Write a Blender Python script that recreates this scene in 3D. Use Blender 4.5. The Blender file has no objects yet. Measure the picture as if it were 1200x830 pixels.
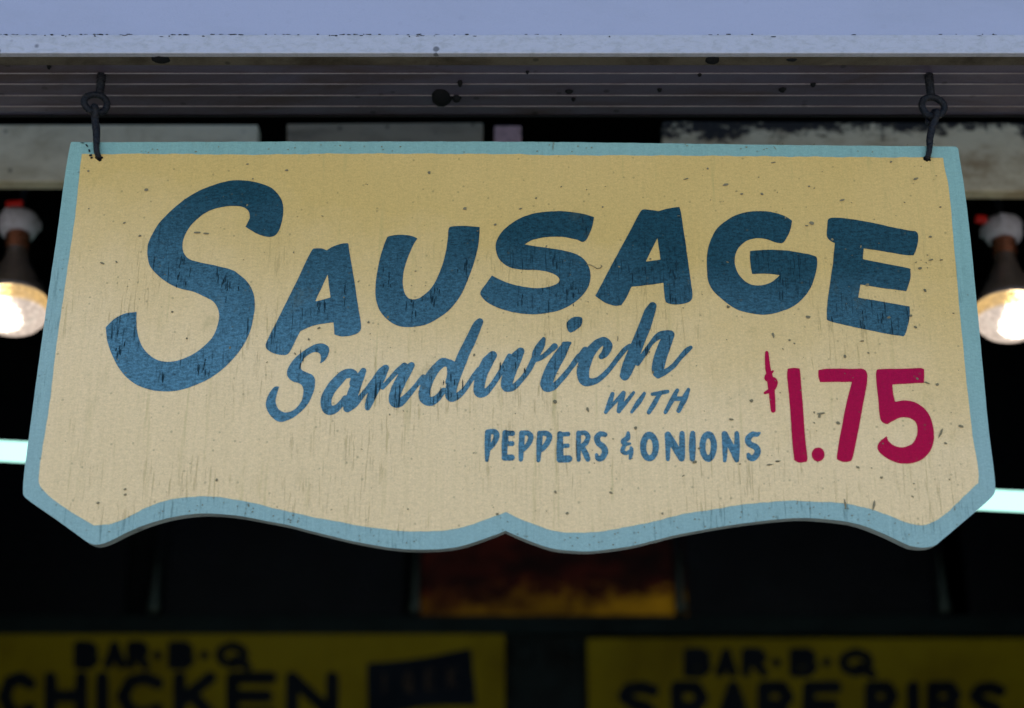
import bpy, bmesh, math, random
import numpy as np
from mathutils import Vector, Matrix
from mathutils.geometry import tessellate_polygon
R = math.radians
rnd = random.Random(7)

# ------------------------------------------------------------------ camera, sky, sun, exposure
FPX = 1200 * 50 / 36.0
PITCH = R(20.0)
CAMZ = 1.6
scn = bpy.context.scene
cam_d = bpy.data.cameras.new('camera')
cam_d.lens = 50; cam_d.sensor_width = 36; cam_d.clip_start = 0.05; cam_d.clip_end = 500
cam = bpy.data.objects.new('camera', cam_d); scn.collection.objects.link(cam)
cam.location = (0, 0, CAMZ); cam.rotation_euler = (R(90) + PITCH, 0, 0)
cam_d.dof.use_dof = True
cam_d.dof.focus_distance = 1.86
cam_d.dof.aperture_fstop = 1.9
cam_d.dof.aperture_blades = 0
scn.camera = cam

SUN_EL, SUN_AZ = R(58), R(12)          # the sun stands behind the stall: front is in open shade
world = bpy.data.worlds.new('World'); scn.world = world; world.use_nodes = True
wn = world.node_tree.nodes; wn.clear()
sky = wn.new('ShaderNodeTexSky'); sky.sky_type = 'NISHITA'; sky.sun_disc = False
sky.sun_elevation = SUN_EL; sky.sun_rotation = SUN_AZ; sky.air_density = 1.0; sky.dust_density = 0.3; sky.ozone_density = 1.8
bg = wn.new('ShaderNodeBackground'); bg.inputs[1].default_value = 0.13
wo = wn.new('ShaderNodeOutputWorld')
world.node_tree.links.new(sky.outputs[0], bg.inputs[0]); world.node_tree.links.new(bg.outputs[0], wo.inputs[0])
sun_d = bpy.data.lights.new('sun', 'SUN'); sun_d.energy = 3.2; sun_d.angle = R(0.5); sun_d.color = (1, .93, .82)
sun = bpy.data.objects.new('sun', sun_d); scn.collection.objects.link(sun)
sd = Vector((math.sin(SUN_AZ) * math.cos(SUN_EL), math.cos(SUN_AZ) * math.cos(SUN_EL), math.sin(SUN_EL)))
sun.rotation_euler = sd.to_track_quat('Z', 'Y').to_euler(); sun.location = (0, 0, 10)
vs = scn.view_settings
vs.view_transform = 'Standard'; vs.look = 'None'; vs.gamma = 1; vs.use_curve_mapping = False
vs.exposure = 1.15
scn.cycles.max_bounces = 8
scn.cycles.use_denoising = True

def at(px, py, Y):
    """the point of the vertical plane y = Y that stands at this place of the photograph"""
    u = (px - 600) / FPX; v = (415 - py) / FPX
    dy = math.cos(PITCH) - v * math.sin(PITCH); dz = math.sin(PITCH) + v * math.cos(PITCH)
    t = Y / dy
    return Vector((u * t, Y, CAMZ + dz * t))
def at_z(px, py, H):
    u = (px - 600) / FPX; v = (415 - py) / FPX
    dy = math.cos(PITCH) - v * math.sin(PITCH); dz = math.sin(PITCH) + v * math.cos(PITCH)
    t = H / dz
    return Vector((u * t, dy * t, CAMZ + H))
def px_size(Y, py):
    """metres per photograph pixel at plane Y around row py"""
    return (at(601, py, Y) - at(600, py, Y)).length

# ------------------------------------------------------------------ helpers
def link(o, parent=None):
    scn.collection.objects.link(o)
    if parent is not None: o.parent = parent
    return o
def tag(o, label=None, cat=None, group=None, kind=None):
    if label: o['label'] = label
    if cat: o['category'] = cat
    if group: o['group'] = group
    if kind: o['kind'] = kind
    return o
def empty(name, loc, label, cat, group=None):
    o = bpy.data.objects.new(name, None); o.empty_display_size = .05; o.location = loc
    return tag(link(o), label, cat, group)
def mesh_obj(name, bm, mat, parent=None, smooth=False):
    me = bpy.data.meshes.new(name); bmesh.ops.recalc_face_normals(bm, faces=bm.faces[:]) if smooth is not None else None
    bm.to_mesh(me); bm.free()
    if smooth:
        for p in me.polygons: p.use_smooth = True
    if mat: me.materials.append(mat)
    return link(bpy.data.objects.new(name, me), parent)
def add_box(bm, x0, x1, y0, y1, z0, z1, bev=0.0, seg=2):
    b2 = bmesh.new()
    bmesh.ops.create_cube(b2, size=1)
    for v in b2.verts:
        v.co = Vector(((x0 + x1) / 2 + v.co.x * (x1 - x0), (y0 + y1) / 2 + v.co.y * (y1 - y0), (z0 + z1) / 2 + v.co.z * (z1 - z0)))
    if bev > 0: bmesh.ops.bevel(b2, geom=b2.edges[:], offset=bev, segments=seg, affect='EDGES', profile=.6)
    join(bm, b2)
def join(bm, b2, M=None):
    m = bpy.data.meshes.new('tmp'); b2.to_mesh(m); b2.free()
    if M is not None: m.transform(M)
    bm.from_mesh(m); bpy.data.meshes.remove(m)
def add_lathe(bm, prof, n=48, M=None, close=True):
    b2 = bmesh.new(); rings = []
    for r, z in prof:
        if r < 1e-6: rings.append([b2.verts.new((0, 0, z))])
        else: rings.append([b2.verts.new((r * math.cos(2 * math.pi * k / n), r * math.sin(2 * math.pi * k / n), z)) for k in range(n)])
    for a, b in zip(rings, rings[1:]):
        for k in range(n):
            k2 = (k + 1) % n
            if len(a) == 1 and len(b) > 1: b2.faces.new((a[0], b[k], b[k2]))
            elif len(b) == 1 and len(a) > 1: b2.faces.new((a[k], b[0], a[k2]))
            elif len(a) > 1: b2.faces.new((a[k], b[k], b[k2], a[k2]))
    join(bm, b2, M)
def add_tube(bm, pts, rad, n=12, closed=False, wob=0.0):
    """a round wire along points; rad a number or a list"""
    b2 = bmesh.new(); P = [Vector(p) for p in pts]; N = len(P); rings = []
    rr = rad if isinstance(rad, (list, tuple)) else [rad] * N
    up = None
    for i, p in enumerate(P):
        if closed: t = (P[(i + 1) % N] - P[i - 1]).normalized()
        else: t = (P[min(i + 1, N - 1)] - P[max(i - 1, 0)]).normalized()
        if up is None:
            up = Vector((0, 1, 0)) if abs(t.y) < .9 else Vector((1, 0, 0))
        s = t.cross(up).normalized(); up = s.cross(t).normalized()
        r = rr[i] * (1 + wob * rnd.uniform(-1, 1))
        rings.append([b2.verts.new(p + (s * math.cos(2 * math.pi * k / n) + up * math.sin(2 * math.pi * k / n)) * r) for k in range(n)])
    M = N if closed else N - 1
    for i in range(M):
        a, b = rings[i], rings[(i + 1) % N]
        for k in range(n): b2.faces.new((a[k], a[(k + 1) % n], b[(k + 1) % n], b[k]))
    if not closed:
        b2.faces.new(rings[0]); b2.faces.new(rings[-1])
    join(bm, b2)

# ------------------------------------------------------------------ materials
def new_mat(name):
    m = bpy.data.materials.new(name); m.use_nodes = True
    nt = m.node_tree; nt.nodes.clear()
    out = nt.nodes.new('ShaderNodeOutputMaterial'); p = nt.nodes.new('ShaderNodeBsdfPrincipled')
    nt.links.new(p.outputs[0], out.inputs[0])
    return m, nt, p
class NT:
    """short hands for building node networks"""
    def __init__(s, nt): s.nt = nt; s.co = None
    def n(s, t, **k):
        nd = s.nt.nodes.new(t)
        for a, b in k.items(): setattr(nd, a, b)
        return nd
    def l(s, a, b): s.nt.links.new(a, b)
    def put(s, sock, v):
        if hasattr(v, 'is_output') or isinstance(v, bpy.types.NodeSocket): s.l(v, sock)
        else: sock.default_value = v
    def coord(s):
        if s.co is None: s.co = s.n('ShaderNodeTexCoord').outputs['Object']
        return s.co
    def mapping(s, scale, loc=(0, 0, 0), rot=(0, 0, 0), vec=None):
        m = s.n('ShaderNodeMapping'); s.l(vec or s.coord(), m.inputs[0])
        m.inputs['Location'].default_value = loc; m.inputs['Rotation'].default_value = rot; m.inputs['Scale'].default_value = scale
        return m.outputs[0]
    def noise(s, vec, scale=1.0, detail=4, rough=.55, dist=0.0):
        t = s.n('ShaderNodeTexNoise'); s.l(vec, t.inputs['Vector'])
        t.inputs['Scale'].default_value = scale; t.inputs['Detail'].default_value = detail
        t.inputs['Roughness'].default_value = rough; t.inputs['Distortion'].default_value = dist
        return t.outputs['Fac']
    def ramp(s, f, a, b, lo=0.0, hi=1.0, smooth=True):
        m = s.n('ShaderNodeMapRange', interpolation_type='SMOOTHSTEP' if smooth else 'LINEAR')
        s.put(m.inputs[0], f); m.inputs[1].default_value = a; m.inputs[2].default_value = b
        m.inputs[3].default_value = lo; m.inputs[4].default_value = hi
        return m.outputs[0]
    def math(s, op, a, b=0.0):
        m = s.n('ShaderNodeMath', operation=op); s.put(m.inputs[0], a); s.put(m.inputs[1], b); return m.outputs[0]
    def mix(s, f, a, b):
        m = s.n('ShaderNodeMix', data_type='RGBA'); s.put(m.inputs[0], f)
        s.put(m.inputs[6], a if not isinstance(a, tuple) else (*a, 1)[:4]); s.put(m.inputs[7], b if not isinstance(b, tuple) else (*b, 1)[:4])
        return m.outputs[2]
    def sep(s, v=None):
        x = s.n('ShaderNodeSeparateXYZ'); s.l(v or s.coord(), x.inputs[0]); return x.outputs
    def bump(s, h, dist, strength=1.0, prev=None):
        b = s.n('ShaderNodeBump'); s.l(h, b.inputs['Height']); b.inputs['Distance'].default_value = dist
        b.inputs['Strength'].default_value = strength
        if prev is not None: s.l(prev, b.inputs['Normal'])
        return b.outputs[0]

def paint(name, base, alt, sheen_tone=None, rough=.42, crack=1.0, crack_col=(.02, .03, .025), tex=.17, rip=.45):
    """brushed enamel on an old plywood board. `sheen_tone` is the colour with a bluish sky sheen painted in,
    stronger towards the lower part and the left end of the board."""
    m, nt, p = new_mat(name); k = NT(nt)
    big = k.noise(k.mapping((3, 1, 2.2)), 1.0, 3)
    col = k.mix(k.ramp(big, .35, .7), base, alt)
    xyz = k.sep()
    if sheen_tone is not None:
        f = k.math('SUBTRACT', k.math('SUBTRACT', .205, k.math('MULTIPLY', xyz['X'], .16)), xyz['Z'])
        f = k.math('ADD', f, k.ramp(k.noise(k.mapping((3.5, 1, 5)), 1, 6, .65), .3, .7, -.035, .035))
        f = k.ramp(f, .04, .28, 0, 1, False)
        col = k.mix(f, col, sheen_tone)  # veil of reflected sky mixed into the paint, growing down and leftwards
    # grain telegraphing through the paint, upright
    grain = k.noise(k.mapping((190, 8, 5)), 1.0, 4, .6, .15)
    fine = k.noise(k.mapping((420, 60, 380)), 1.0, 3, .6)
    weave = k.noise(k.mapping((60, 20, 330)), 1.0, 3, .6, .3)
    zone = k.ramp(k.noise(k.mapping((8, 1, 7), (3, 0, 1)), 1.0, 4), .42, .60)
    zone = k.math('MULTIPLY', zone, k.ramp(xyz['Z'], .20, .10))
    ck = k.ramp(k.noise(k.mapping((300, 10, 20), (2, 0, 5)), 1.0, 4, .65, .3), .56, .66)
    ck = k.math('MULTIPLY', k.math('MULTIPLY', ck, zone), crack)
    col = k.mix(k.ramp(grain, .25, .8, 0, .12), col, crack_col)
    dark = k.n('ShaderNodeMix', data_type='RGBA', blend_type='MULTIPLY'); dark.inputs[0].default_value = 1
    tooth = k.noise(k.mapping((430, 300, 460)), 1.0, 4, .8)          # tooth of the brushed enamel
    ripple = k.noise(k.mapping((130, 60, 300), (1, 2, 3), (0, .35, 0)), 1.0, 4, .65, .4)
    val = k.math('ADD', k.ramp(tooth, .25, .75, 1 - tex, 1 + tex, False), k.ramp(ripple, .3, .7, -tex * rip, tex * rip, False))
    cc = k.n('ShaderNodeCombineXYZ')
    for q in range(3): k.l(val, cc.inputs[q])
    k.l(col, dark.inputs[6]); k.l(cc.outputs[0], dark.inputs[7]); col = dark.outputs[2]
    # fly specks and grime
    v = k.n('ShaderNodeTexVoronoi'); k.l(k.mapping((150, 150, 150)), v.inputs['Vector']); v.inputs['Scale'].default_value = 1
    sp = k.math('MULTIPLY', k.ramp(v.outputs['Distance'], .30, .16), k.ramp(k.sep(v.outputs['Color'])[0], .92, .94))
    col = k.mix(k.math('MULTIPLY', sp, .35), col, (.10, .085, .04))
    smear = k.ramp(k.noise(k.mapping((14, 4, 9), (7, 0, 0)), 1.0, 6, .7), .58, .75, 0, .22)
    col = k.mix(smear, col, (.17, .15, .05) if sheen_tone is not None else crack_col)
    if base[0] > .5:      # old drip lines, upright and yellowish
        dr = k.ramp(k.noise(k.mapping((75, 5, 4.5), (4, 0, 2)), 1.0, 3, .6), .57, .70, 0, .42)
        dr = k.math('MULTIPLY', dr, k.ramp(k.noise(k.mapping((5, 1, 3), (8, 0, 2)), 1.0, 3), .40, .60))
        col = k.mix(dr, col, (.42, .34, .12))
    col = k.mix(ck, col, crack_col)
    k.l(col, p.inputs['Base Color'])
    p.inputs['Roughness'].default_value = rough
    h = k.math('ADD', k.math('MULTIPLY', grain, .8), k.math('ADD', k.math('MULTIPLY', weave, .45), k.math('MULTIPLY', fine, .55)))
    h = k.math('SUBTRACT', h, k.math('MULTIPLY', ck, 1.2))
    nrm = k.bump(h, .0012, .8)
    nrm = k.bump(k.noise(k.mapping((16, 6, 10)), 1.0, 3), .004, .35, nrm)
    k.l(nrm, p.inputs['Normal'])
    p.inputs['Specular IOR Level'].default_value = .09
    return m

def dirty(name, base, stain, amount=.5, scale=(6, 6, 6), rough=.6, metallic=0.0, spots=.4, bump=.0015, fine=300, spec=.5):
    m, nt, p = new_mat(name); k = NT(nt)
    a = k.noise(k.mapping(scale), 1.0, 7, .68, .4)
    col = k.mix(k.ramp(a, .42, .72, 0, amount), base, stain)
    b = k.noise(k.mapping((fine, fine, fine)), 1.0, 3, .6)
    col = k.mix(k.ramp(b, .55, .75, 0, .25), col, stain)
    v = k.n('ShaderNodeTexVoronoi'); k.l(k.mapping((60, 60, 60)), v.inputs['Vector']); v.inputs['Scale'].default_value = 1
    sp = k.math('MULTIPLY', k.ramp(v.outputs['Distance'], .34, .18), k.ramp(k.sep(v.outputs['Color'])[0], .90, .92))
    col = k.mix(k.math('MULTIPLY', sp, spots), col, (.01, .01, .008))
    k.l(col, p.inputs['Base Color']); p.inputs['Metallic'].default_value = metallic; p.inputs['Specular IOR Level'].default_value = spec
    k.l(k.ramp(a, .3, .7, rough - .08, rough + .12), p.inputs['Roughness'])
    k.l(k.bump(k.math('ADD', b, a), bump, .6), p.inputs['Normal'])
    return m
def emit(name, col, s):
    m = bpy.data.materials.new(name); m.use_nodes = True; nt = m.node_tree; nt.nodes.clear()
    o = nt.nodes.new('ShaderNodeOutputMaterial'); e = nt.nodes.new('ShaderNodeEmission')
    e.inputs[0].default_value = (*col, 1); e.inputs[1].default_value = s
    nt.links.new(e.outputs[0], o.inputs[0]); return m

M = {}
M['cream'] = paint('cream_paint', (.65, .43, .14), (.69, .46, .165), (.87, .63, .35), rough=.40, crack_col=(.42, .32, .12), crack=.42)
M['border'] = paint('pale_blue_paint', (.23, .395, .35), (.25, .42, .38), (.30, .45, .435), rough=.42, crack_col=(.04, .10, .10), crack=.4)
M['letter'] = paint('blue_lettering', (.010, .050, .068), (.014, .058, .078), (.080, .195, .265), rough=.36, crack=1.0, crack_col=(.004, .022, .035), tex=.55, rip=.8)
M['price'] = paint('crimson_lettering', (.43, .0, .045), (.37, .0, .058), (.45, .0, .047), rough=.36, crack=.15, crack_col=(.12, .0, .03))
M['edge'] = dirty('board_edge', (.46, .53, .48), (.03, .035, .02), .6)
M['speck'] = dirty('dried_dirt', (.21, .17, .085), (.10, .085, .04), .7)
M['iron'] = dirty('dark_iron', (.007, .009, .014), (.016, .009, .006), .6, (160, 160, 160), rough=.26, metallic=.0, bump=.005, spec=.22)
M['pit'] = dirty('black_pit', (.004, .004, .004), (.008, .005, .003), .6, spec=.05)

# ------------------------------------------------------------------ lettering: union of brush strokes and outlines -> paint film
def catmull(P, closed=False, step=6):
    """P: list of tuples; open curve resampled"""
    P = [np.array(p, float) for p in P]
    if len(P) < 3 and not closed: return P
    out = []; n = len(P)
    rng = range(n) if closed else range(n - 1)
    for i in rng:
        if closed: a, b, c, d = P[i - 1], P[i], P[(i + 1) % n], P[(i + 2) % n]
        else: a, b, c, d = P[max(i - 1, 0)], P[i], P[i + 1], P[min(i + 2, n - 1)]
        for j in range(step):
            t = j / step
            out.append(.5 * ((2 * b) + (c - a) * t + (2 * a - 5 * b + 4 * c - d) * t * t + (3 * b - a - 3 * c + d) * t ** 3))
    if not closed: out.append(P[-1])
    return out
def outline(S, ox=0, oy=0, s=1.0):
    """'x,y x,y* ...' : a closed smooth outline, * marks a corner; returns pixel points"""
    pts = []; cor = []
    for w in S.split():
        c = w.endswith('*'); x, y = w.rstrip('*').split(',')
        pts.append((ox + float(x) / s, oy + float(y) / s)); cor.append(c)
    n = len(pts); cs = [i for i in range(n) if cor[i]]
    if not cs: return [tuple(p) for p in catmull(pts, True, 5)]
    out = []
    for a, b in zip(cs, cs[1:] + [cs[0] + n]):
        seg = [pts[i % n] for i in range(a, b + 1)]
        if len(seg) == 2: out += [seg[0]]
        else: out += [tuple(p) for p in catmull(seg, False, 5)][:-1]
    return out
def strokes(S, ox=0, oy=0, s=1.0):
    """'x,y,r x,y,r ; ...' brush strokes with a radius at each point"""
    res = []
    for st in S.split(';'):
        P = []
        for w in st.split():
            x, y, r = (float(q) for q in w.split(','))
            P.append((ox + x / s, oy + y / s, r / s))
        if P: res.append(catmull(P, False, 5))
    return res
def ellipse(cx, cy, rx, ry, ox=0, oy=0, s=1.0, n=40, tilt=0):
    return [(ox + (cx + rx * math.cos(t) * math.cos(tilt) - ry * math.sin(t) * math.sin(tilt)) / s,
             oy + (cy + rx * math.cos(t) * math.sin(tilt) + ry * math.sin(t) * math.cos(tilt)) / s) for t in [2 * math.pi * k / n for k in range(n)]]
def field(polys, holes, strk, h, pad=3):
    xs = [p[0] for q in polys for p in q] + [p[0] for q in strk for p in q]
    ys = [p[1] for q in polys for p in q] + [p[1] for q in strk for p in q]
    rm = max([p[2] for q in strk for p in q] + [0])
    x0, x1, y0, y1 = min(xs) - pad - rm, max(xs) + pad + rm, min(ys) - pad - rm, max(ys) + pad + rm
    nx, ny = int((x1 - x0) / h) + 2, int((y1 - y0) / h) + 2
    X, Y = np.meshgrid(x0 + h * np.arange(nx), y0 + h * np.arange(ny), indexing='ij')
    F = np.full(X.shape, 1e3)
    def seg_d(a, b, w=(slice(None), slice(None))):
        X_, Y_ = X[w], Y[w]
        dx, dy = b[0] - a[0], b[1] - a[1]; L = dx * dx + dy * dy + 1e-9
        t = np.clip(((X_ - a[0]) * dx + (Y_ - a[1]) * dy) / L, 0, 1)
        return np.hypot(X_ - a[0] - t * dx, Y_ - a[1] - t * dy), t
    def poly_sd(P):
        D = np.full(X.shape, 1e3); ins = np.zeros(X.shape, bool)
        for a, b in zip(P, P[1:] + P[:1]):
            D = np.minimum(D, seg_d(a, b)[0])
            if a[1] != b[1]:
                c = ((a[1] > Y) != (b[1] > Y)) & (X < (b[0] - a[0]) * (Y - a[1]) / (b[1] - a[1]) + a[0]); ins ^= c
        return np.where(ins, -D, D)
    for P in polys: F = np.minimum(F, poly_sd(P))
    for S in strk:
        for a, b in zip(S, S[1:]):
            m_ = max(a[2], b[2]) + 3
            i0 = max(0, int((min(a[0], b[0]) - m_ - x0) / h)); i1 = int((max(a[0], b[0]) + m_ - x0) / h) + 2
            j0 = max(0, int((min(a[1], b[1]) - m_ - y0) / h)); j1 = int((max(a[1], b[1]) + m_ - y0) / h) + 2
            d, t = seg_d(a, b, (slice(i0, i1), slice(j0, j1)))
            F[i0:i1, j0:j1] = np.minimum(F[i0:i1, j0:j1], d - (a[2] + t * (b[2] - a[2])))
    for P in holes: F = np.maximum(F, -poly_sd(P))
    return F, x0, y0
def contours(F, x0, y0, h):
    ins = F < 0
    mixed = (ins[:-1, :-1].astype(int) + ins[1:, :-1] + ins[1:, 1:] + ins[:-1, 1:])
    pts = {}; nxt = {}
    def ev(i, j, ax):
        key = (i, j, ax)
        if key not in pts:
            a = F[i, j]; b = F[i + 1, j] if ax == 0 else F[i, j + 1]; t = a / (a - b)
            pts[key] = (x0 + h * (i + (t if ax == 0 else 0)), y0 + h * (j + (t if ax == 1 else 0)))
        return key
    for i, j in np.argwhere((mixed > 0) & (mixed < 4)):
        i = int(i); j = int(j)
        c = [ins[i, j], ins[i + 1, j], ins[i + 1, j + 1], ins[i, j + 1]]
        e = [(i, j, 0), (i + 1, j, 1), (i, j + 1, 0), (i, j, 1)]
        outs = [q for q in range(4) if c[q] and not c[(q + 1) % 4]]
        inn = [q for q in range(4) if not c[q] and c[(q + 1) % 4]]
        for q in outs:   # walk from the edge where we leave to the next edge where we enter
            r = q
            while True:
                r = (r + 1) % 4
                if r in inn: break
            nxt[ev(*e[q])] = ev(*e[r])
    loops = []
    while nxt:
        k0 = next(iter(nxt)); L = [k0]; k = nxt.pop(k0)
        while k != k0 and k in nxt: L.append(k); k = nxt.pop(k)
        P = [pts[q] for q in L]
        if len(P) < 6: continue
        keep = [P[0]]; n = len(P)       # drop points on nearly straight runs
        for q in range(1, n):
            a, b, c = keep[-1], P[q], P[(q + 1) % n]
            ar = abs((b[0] - a[0]) * (c[1] - a[1]) - (b[1] - a[1]) * (c[0] - a[0]))
            if ar > .035 * math.hypot(c[0] - a[0], c[1] - a[1]) or math.hypot(b[0] - a[0], b[1] - a[1]) > 3: keep.append(b)
        if len(keep) > 3: loops.append(keep)
    return loops
def wobble(F, x0, y0, h, amp, seed):
    """an uneven brush edge"""
    r = np.random.RandomState(seed); nx, ny = F.shape; g = np.zeros_like(F)
    for wl, a in ((14, 1.0), (5, .6), (2.5, .35)):
        m = int(max(nx, ny) * h / wl) + 3; q = r.uniform(-1, 1, (m + 1, m + 1))
        u = np.arange(nx) * h / wl; v = np.arange(ny) * h / wl
        ui, vi = u.astype(int), v.astype(int); uf, vf = u - ui, v - vi
        uf = (uf * uf * (3 - 2 * uf))[:, None]; vf = (vf * vf * (3 - 2 * vf))[None, :]
        A = q[np.ix_(ui, vi)]; B = q[np.ix_(ui + 1, vi)]; C = q[np.ix_(ui, vi + 1)]; D = q[np.ix_(ui + 1, vi + 1)]
        g += a * ((A * (1 - uf) + B * uf) * (1 - vf) + (C * (1 - uf) + D * uf) * vf)
    return F + amp * g
def film(loops, Y, y_front, y_back, origin):
    """turn pixel loops into a thin solid film on plane Y, in coordinates of `origin`"""
    bm = bmesh.new()
    L3 = [[at(x, y, Y) - origin for x, y in L] for L in loops]
    flat = [v for L in L3 for v in L]
    fr = [bm.verts.new((v.x, y_front, v.z)) for v in flat]; bk = [bm.verts.new((v.x, y_back, v.z)) for v in flat]
    i0 = 0; ed = []
    for L in L3:
        n = len(L)
        for q in range(n):
            ed.append(bm.edges.new((fr[i0 + q], fr[i0 + (q + 1) % n])))
        i0 += n
    bmesh.ops.triangle_fill(bm, use_beauty=True, use_dissolve=False, edges=ed, normal=(0, -1, 0))
    for f in bm.faces:
        f.normal_update()
        if f.normal.y > 0: f.normal_flip()
    i0 = 0
    for L in L3:
        n = len(L)
        for q in range(n):
            a, b = i0 + q, i0 + (q + 1) % n
            try: bm.faces.new((fr[a], fr[b], bk[b], bk[a]))
            except ValueError: pass
        i0 += n
    return bm
_seed = [0]
def glyph(name, parent, mat, Y, origin, polys=(), holes=(), strk=(), h=.5, amp=.22, front=-.0008, back=-.0003, fat=0.0):
    F, x0, y0 = field(list(polys), list(holes), list(strk), h); F = F - fat
    _seed[0] += 1
    if amp: F = wobble(F, x0, y0, h, amp, _seed[0])
    bm = film(contours(F, x0, y0, h), Y, front, back, origin)
    return mesh_obj(name, bm, mat, parent, smooth=None)

# ------------------------------------------------------------------ the hanging sign
YS = 1.70
origin = at(596, 405, YS)
sign = empty('hanging_sign', origin, 'cream plywood menu board with pale blue scalloped border hanging from two hooks', 'sign')
OUT = outline("82.5,169 84.5,166.8 87,166.3 110,166.8 250,166.3 400,166 600,166.2 745,167.7 900,169.8 1020,171 1120,171.8* 1123,174.5* "
              "1124.5,185 1130,220 1137,277 1147,380 1158,497 1165,553 1166.5,573* 1162,583 1130,611 1097,638.5* 1090,641 1080,641.8 1072,641 1063,638.5 "
              "1033,624.5 1000,613 960,608 927,607.5 867,614 800,625.5 767,633.5 737,640.5 700,645.5 677,646 650,643.5 627,636.5 607,628.5 592.5,622* "
              "577,628 550,637.5 527,642.5 493,644.3 460,642.3 427,637 400,631.2 367,623 340,616 317,611.5 280,604.7 250,602 227,602.5 200,606.5 173,614.2 150,623.5 "
              "130,633.5 117,638 109,638 101,634.5* 67,609.7 33,586 27,579*  28.5,553 38.5,477 52,377 66.5,277 77,200")
INN = outline("96,181* 180,180.5 300,181.5 400,180.3 592,180.8 640,182 800,182.6 950,184 1105,185* 1107.5,200 1111.7,220 1117,277 1126,380 1138,497 1146,548 1146,566* "
              "1133,578 1107,603 1090,614* 1077,616 1063,612.5 1040,603.7 1013,594.7 987,590 940,587.3 900,588.3 850,594.7 800,603 760,612.5 717,621 677,624.7 647,621.5 613,609.7 "
              "593,600* 573,608 543,617.5 510,622.7 467,622 433,618 400,612.2 350,602.5 300,590.5 267,584 240,582 207,584 173,594.5 147,607.5 127,614.5 "
              "110,616* 83,599.7 60,583.7 47,570* 46,553 57.5,477 70,377 85,277 91.5,220")
# board: a thick plywood slab
def slab(loop, y0, y1, bev):
    bm = bmesh.new(); P = [at(x, y, YS) - origin for x, y in loop]
    f = bm.faces.new([bm.verts.new((v.x, y0, v.z)) for v in P])
    r = bmesh.ops.extrude_face_region(bm, geom=[f])
    vs_ = [g for g in r['geom'] if isinstance(g, bmesh.types.BMVert)]
    for v in vs_: v.co.y = y1
    ed = [e for e in bm.edges if all(abs(v.co.y - y0) < 1e-6 for v in e.verts)]
    bmesh.ops.recalc_face_normals(bm, faces=bm.faces[:])
    if bev: bmesh.ops.bevel(bm, geom=ed, offset=bev, segments=2, affect='EDGES')
    return bm
HOOKS = [(115.7, 184), (1086.7, 185)]
me_b = slab(OUT, .0012, .0165, 0)
mesh_obj('plywood_core', me_b, M['edge'], sign)
H_ = [ellipse(x, y, 3.2, 3.2, n=16) for x, y in HOOKS]
def solid_film(name, poly, front, back, mat, amp, h=1.0, holes=()):
    P = []
    for a, b in zip(poly, poly[1:] + poly[:1]):          # a hand-cut, slightly uneven edge
        n = max(1, int(math.hypot(b[0] - a[0], b[1] - a[1]) / 4))
        for q in range(n):
            t = q / n; x = a[0] + (b[0] - a[0]) * t; y = a[1] + (b[1] - a[1]) * t
            w = amp * (math.sin(x * .11 + y * .07) + .7 * math.sin(x * .31 - y * .23 + 2) + .5 * rnd.uniform(-1, 1))
            P.append((x + w * .6, y + w))
    return mesh_obj(name, film([P] + list(holes), YS, front, back, origin), mat, sign, smooth=None)
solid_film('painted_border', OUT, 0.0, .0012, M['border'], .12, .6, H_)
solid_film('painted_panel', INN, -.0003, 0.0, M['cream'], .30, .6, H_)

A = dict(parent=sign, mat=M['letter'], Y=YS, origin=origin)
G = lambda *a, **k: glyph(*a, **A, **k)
G('letter', polys=[outline("288,266* 300,273.5 312,277.6 321.6,276.5 328,268 332,250 330,235 320,222 304,215 284,211.6 266,213 240,221 214,236 190,258 177,278 173,292 "
  "175,310 184,322 196,331 210,338 226,342 240,348 250,354 255,361 257,370 255,382 248,397 232,412 214,421 196,424.4 180,420 168,408 161.5,392 160,376 160,366* 146,368 134,374 124,384* "
  "126,400 133,420 146,440 162,452 182,458 204,458.4 226,453 250,441 274,420 290,396 297.5,370 298,348 291,332 280,322 270,316 250,311 230,307 219,302 214,292 216,278 226,262 242,249 "
  "262,242.6 280,242 290,246 293,254 291,260")])
G('letter', polys=[outline("366,293 370,291.4 377,291.6 383,293.8* 390,289.3 400,286 408,285.6* 411,304 416,334 420,362 423.4,382 420,390 410,394 400,394.6 392,392* 391,378* 376,380 362,384 352,388.4* 346,400 "
  "338,414.5 330,416.2 318,413 311.6,406 316,394 328,370 344,338 360,304")], holes=[outline("384,322.4* 387.4,349* 369,354*")])
G('letter', polys=[outline("453,280 457,277 470,275.6 482,276.8 489,280* 484,288 478,302 473.6,316 472,330 473.8,342 478,349 485,351.2 494,348 506,337 516,318 522,298 525,280 525.6,270 529,266 "
  "544,265 562,266.6* 561,284 556,306 550,324 540,346 528,362 514,373 498,381 480,383.6 464,381 450,371 442,356 440,336 443,314 448,294")])
G('letter', polys=[outline("696,255* 684,251 668,248.6 652,248 630,249.6 610,256 592,268 583,280 581,292 585,304 595,312.5 610,316.2 630,317 646,320 655,326 654,332 642,336.6 626,338 604,334.4 588,329 576.4,323* "
  "570,332 563.4,342 565,348.5 573,356 588,362.5 608,367.4 628,368.4 652,365 670,357 684,345 691,332 691.6,318 686,306 676,298.5 660,294 640,290.8 614,287* 624,281.4 640,278 660,278 676,281.2 683,283.8 688,280 694,266")])
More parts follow.
